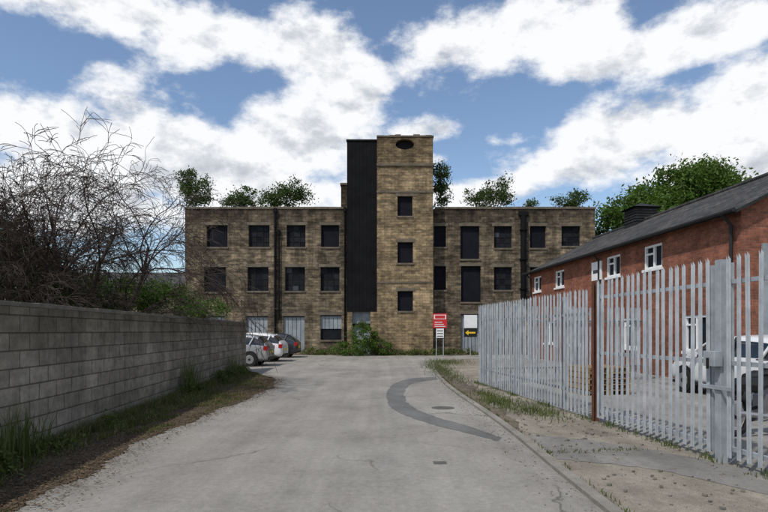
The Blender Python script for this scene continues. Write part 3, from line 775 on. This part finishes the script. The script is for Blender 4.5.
ds=empty('direction_sign'); Ys=34.6; mb=MB(); X0,Z0=P(464,337,Ys);X1,Z1=P(477,328.5,Ys)
mb.tube([((X0+X1)/2,Ys+.04,0),((X0+X1)/2,Ys+.04,Z1)],[.03,.03],'galv',8); mb.obj('post',ds)
mb=MB(); mb.box(X0,X1,Ys-.01,Ys+.01,Z0,Z1,'black'); zc=(Z0+Z1)/2; mb.box(X0+.25,X1-.1,Ys-.014,Ys-.0105,zc-.05,zc+.05,'yellow')
mb.face([(X0+.08,Ys-.0125,zc),(X0+.27,Ys-.0125,zc-.16),(X0+.27,Ys-.0125,zc+.16)],'yellow'); mb.obj('panel',ds)

# ------------------------------------------------------------ light and sky
sun_el=math.radians(54); az=math.radians(-138)
sd=Vector((math.sin(az)*math.cos(sun_el),math.cos(az)*math.cos(sun_el),math.sin(sun_el)))
L=bpy.data.lights.new('sun','SUN'); L.energy=3.1; L.angle=math.radians(1.5); L.color=(1,.955,.89)
lo=bpy.data.objects.new('sun',L); lo.rotation_euler=(-sd).to_track_quat('-Z','Y').to_euler(); sc.collection.objects.link(lo)
w=bpy.data.worlds.new('World'); sc.world=w; w.use_nodes=True; nt=w.node_tree
w.cycles.sampling_method='MANUAL'; w.cycles.sample_map_resolution=256
bg=nt.nodes['Background']; out=nt.nodes['World Output']
sky=N(nt,'ShaderNodeTexSky',sky_type='NISHITA'); sky.sun_disc=False; sky.sun_elevation=sun_el; sky.sun_rotation=az; sky.air_density=1.0; sky.dust_density=0.5; sky.ozone_density=1.6
nt.links.new(sky.outputs[0],bg.inputs[0]); bg.inputs[1].default_value=0.145
tc=N(nt,'ShaderNodeTexCoord').outputs['Generated']
nrm=N(nt,'ShaderNodeVectorMath',operation='NORMALIZE'); nt.links.new(tc,nrm.inputs[0]); D=nrm.outputs[0]
blobs=[(110,8,110,26,1),(200,34,90,30,1),(290,50,80,30,1),(345,88,52,38,1.05),
 (10,120,80,38,1.1),(90,150,100,42,1.1),(200,165,120,52,1.2),(290,140,80,46,1.2),(60,195,140,44,1.1),(250,190,110,36,1.1),
 (430,130,46,14,.9),(470,45,78,36,1.05),(540,28,95,36,1.05),(590,55,65,24,.9),(690,38,75,30,1.1),
 (650,130,100,40,1.2),(740,118,85,56,1.2),(590,165,95,28,.95),(480,192,85,18,.9),(430,160,40,14,.6),(520,138,50,10,.5),(700,165,90,36,1.0)]
cov=None
for (bx_,by_,rx,ry,a) in blobs:
    v=Vector(((bx_-384)/F,1,(HY-by_)/F)); ln=v.length; c=v/ln
    s=N(nt,'ShaderNodeVectorMath',operation='SUBTRACT'); nt.links.new(D,s.inputs[0]); s.inputs[1].default_value=c
    m_=N(nt,'ShaderNodeVectorMath',operation='MULTIPLY'); nt.links.new(s.outputs[0],m_.inputs[0]); m_.inputs[1].default_value=(F/rx*ln,1.5,F/ry*ln)
    l=N(nt,'ShaderNodeVectorMath',operation='DOT_PRODUCT'); nt.links.new(m_.outputs[0],l.inputs[0]); nt.links.new(m_.outputs[0],l.inputs[1])
    g=mth(nt,'MULTIPLY',mth(nt,'EXPONENT',mth(nt,'MULTIPLY',l.outputs['Value'],-0.9)),a)
    cov=g if cov is None else mth(nt,'MAXIMUM',cov,g)
sep=N(nt,'ShaderNodeSeparateXYZ'); nt.links.new(D,sep.inputs[0])
back=ramp(nt,sep.outputs[1],[(0.3,1.0),(0.62,0.0)])
gen=mth(nt,'MULTIPLY',back,ramp(nt,noise(nt,D,2.2,3,.5),[(0.42,0),(0.6,.9)]))
cov=mth(nt,'MAXIMUM',cov,gen)
def dens(off):
    return noise(nt,mapping(nt,D,(1,1,1.7),off),6.5,9,0.60)
n0=dens((0,0,0)); n1=dens((-.02,0,.045))
d0=mth(nt,'ADD',mth(nt,'MULTIPLY',mth(nt,'SUBTRACT',n0,.5),2.4),mth(nt,'SUBTRACT',cov,.44))
mask=N(nt,'ShaderNodeMapRange',interpolation_type='SMOOTHSTEP'); nt.links.new(d0,mask.inputs[0]); mask.inputs[1].default_value=-.12; mask.inputs[2].default_value=.34
maskf=mask.outputs[0]
lit=mth(nt,'ADD',mth(nt,'MULTIPLY',mth(nt,'SUBTRACT',n0,n1),3.0),mth(nt,'SUBTRACT',.90,mth(nt,'MULTIPLY',d0,.40)),clamp=True)
ccol=ramp(nt,lit,[(0.1,(.44,.48,.55)),(0.42,(.66,.69,.74)),(0.72,(.97,.98,1.0))])
bg2=N(nt,'ShaderNodeBackground'); nt.links.new(ccol,bg2.inputs[0]); bg2.inputs[1].default_value=1.0
mx=N(nt,'ShaderNodeMixShader'); nt.links.new(maskf,mx.inputs[0]); nt.links.new(bg.outputs[0],mx.inputs[1]); nt.links.new(bg2.outputs[0],mx.inputs[2])
nt.links.new(mx.outputs[0],out.inputs[0])

# ------------------------------------------------------------ camera
cam=bpy.data.cameras.new('camera'); co=bpy.data.objects.new('camera',cam); sc.collection.objects.link(co)
co.location=(0,0,H); co.rotation_euler=(math.radians(90),0,0)
cam.sensor_width=36; cam.lens=36*F/768; cam.shift_y=75/768; cam.clip_end=3000; cam.clip_start=.05
sc.camera=co
sc.view_settings.view_transform='Standard'; sc.view_settings.look='None'; sc.view_settings.exposure=0
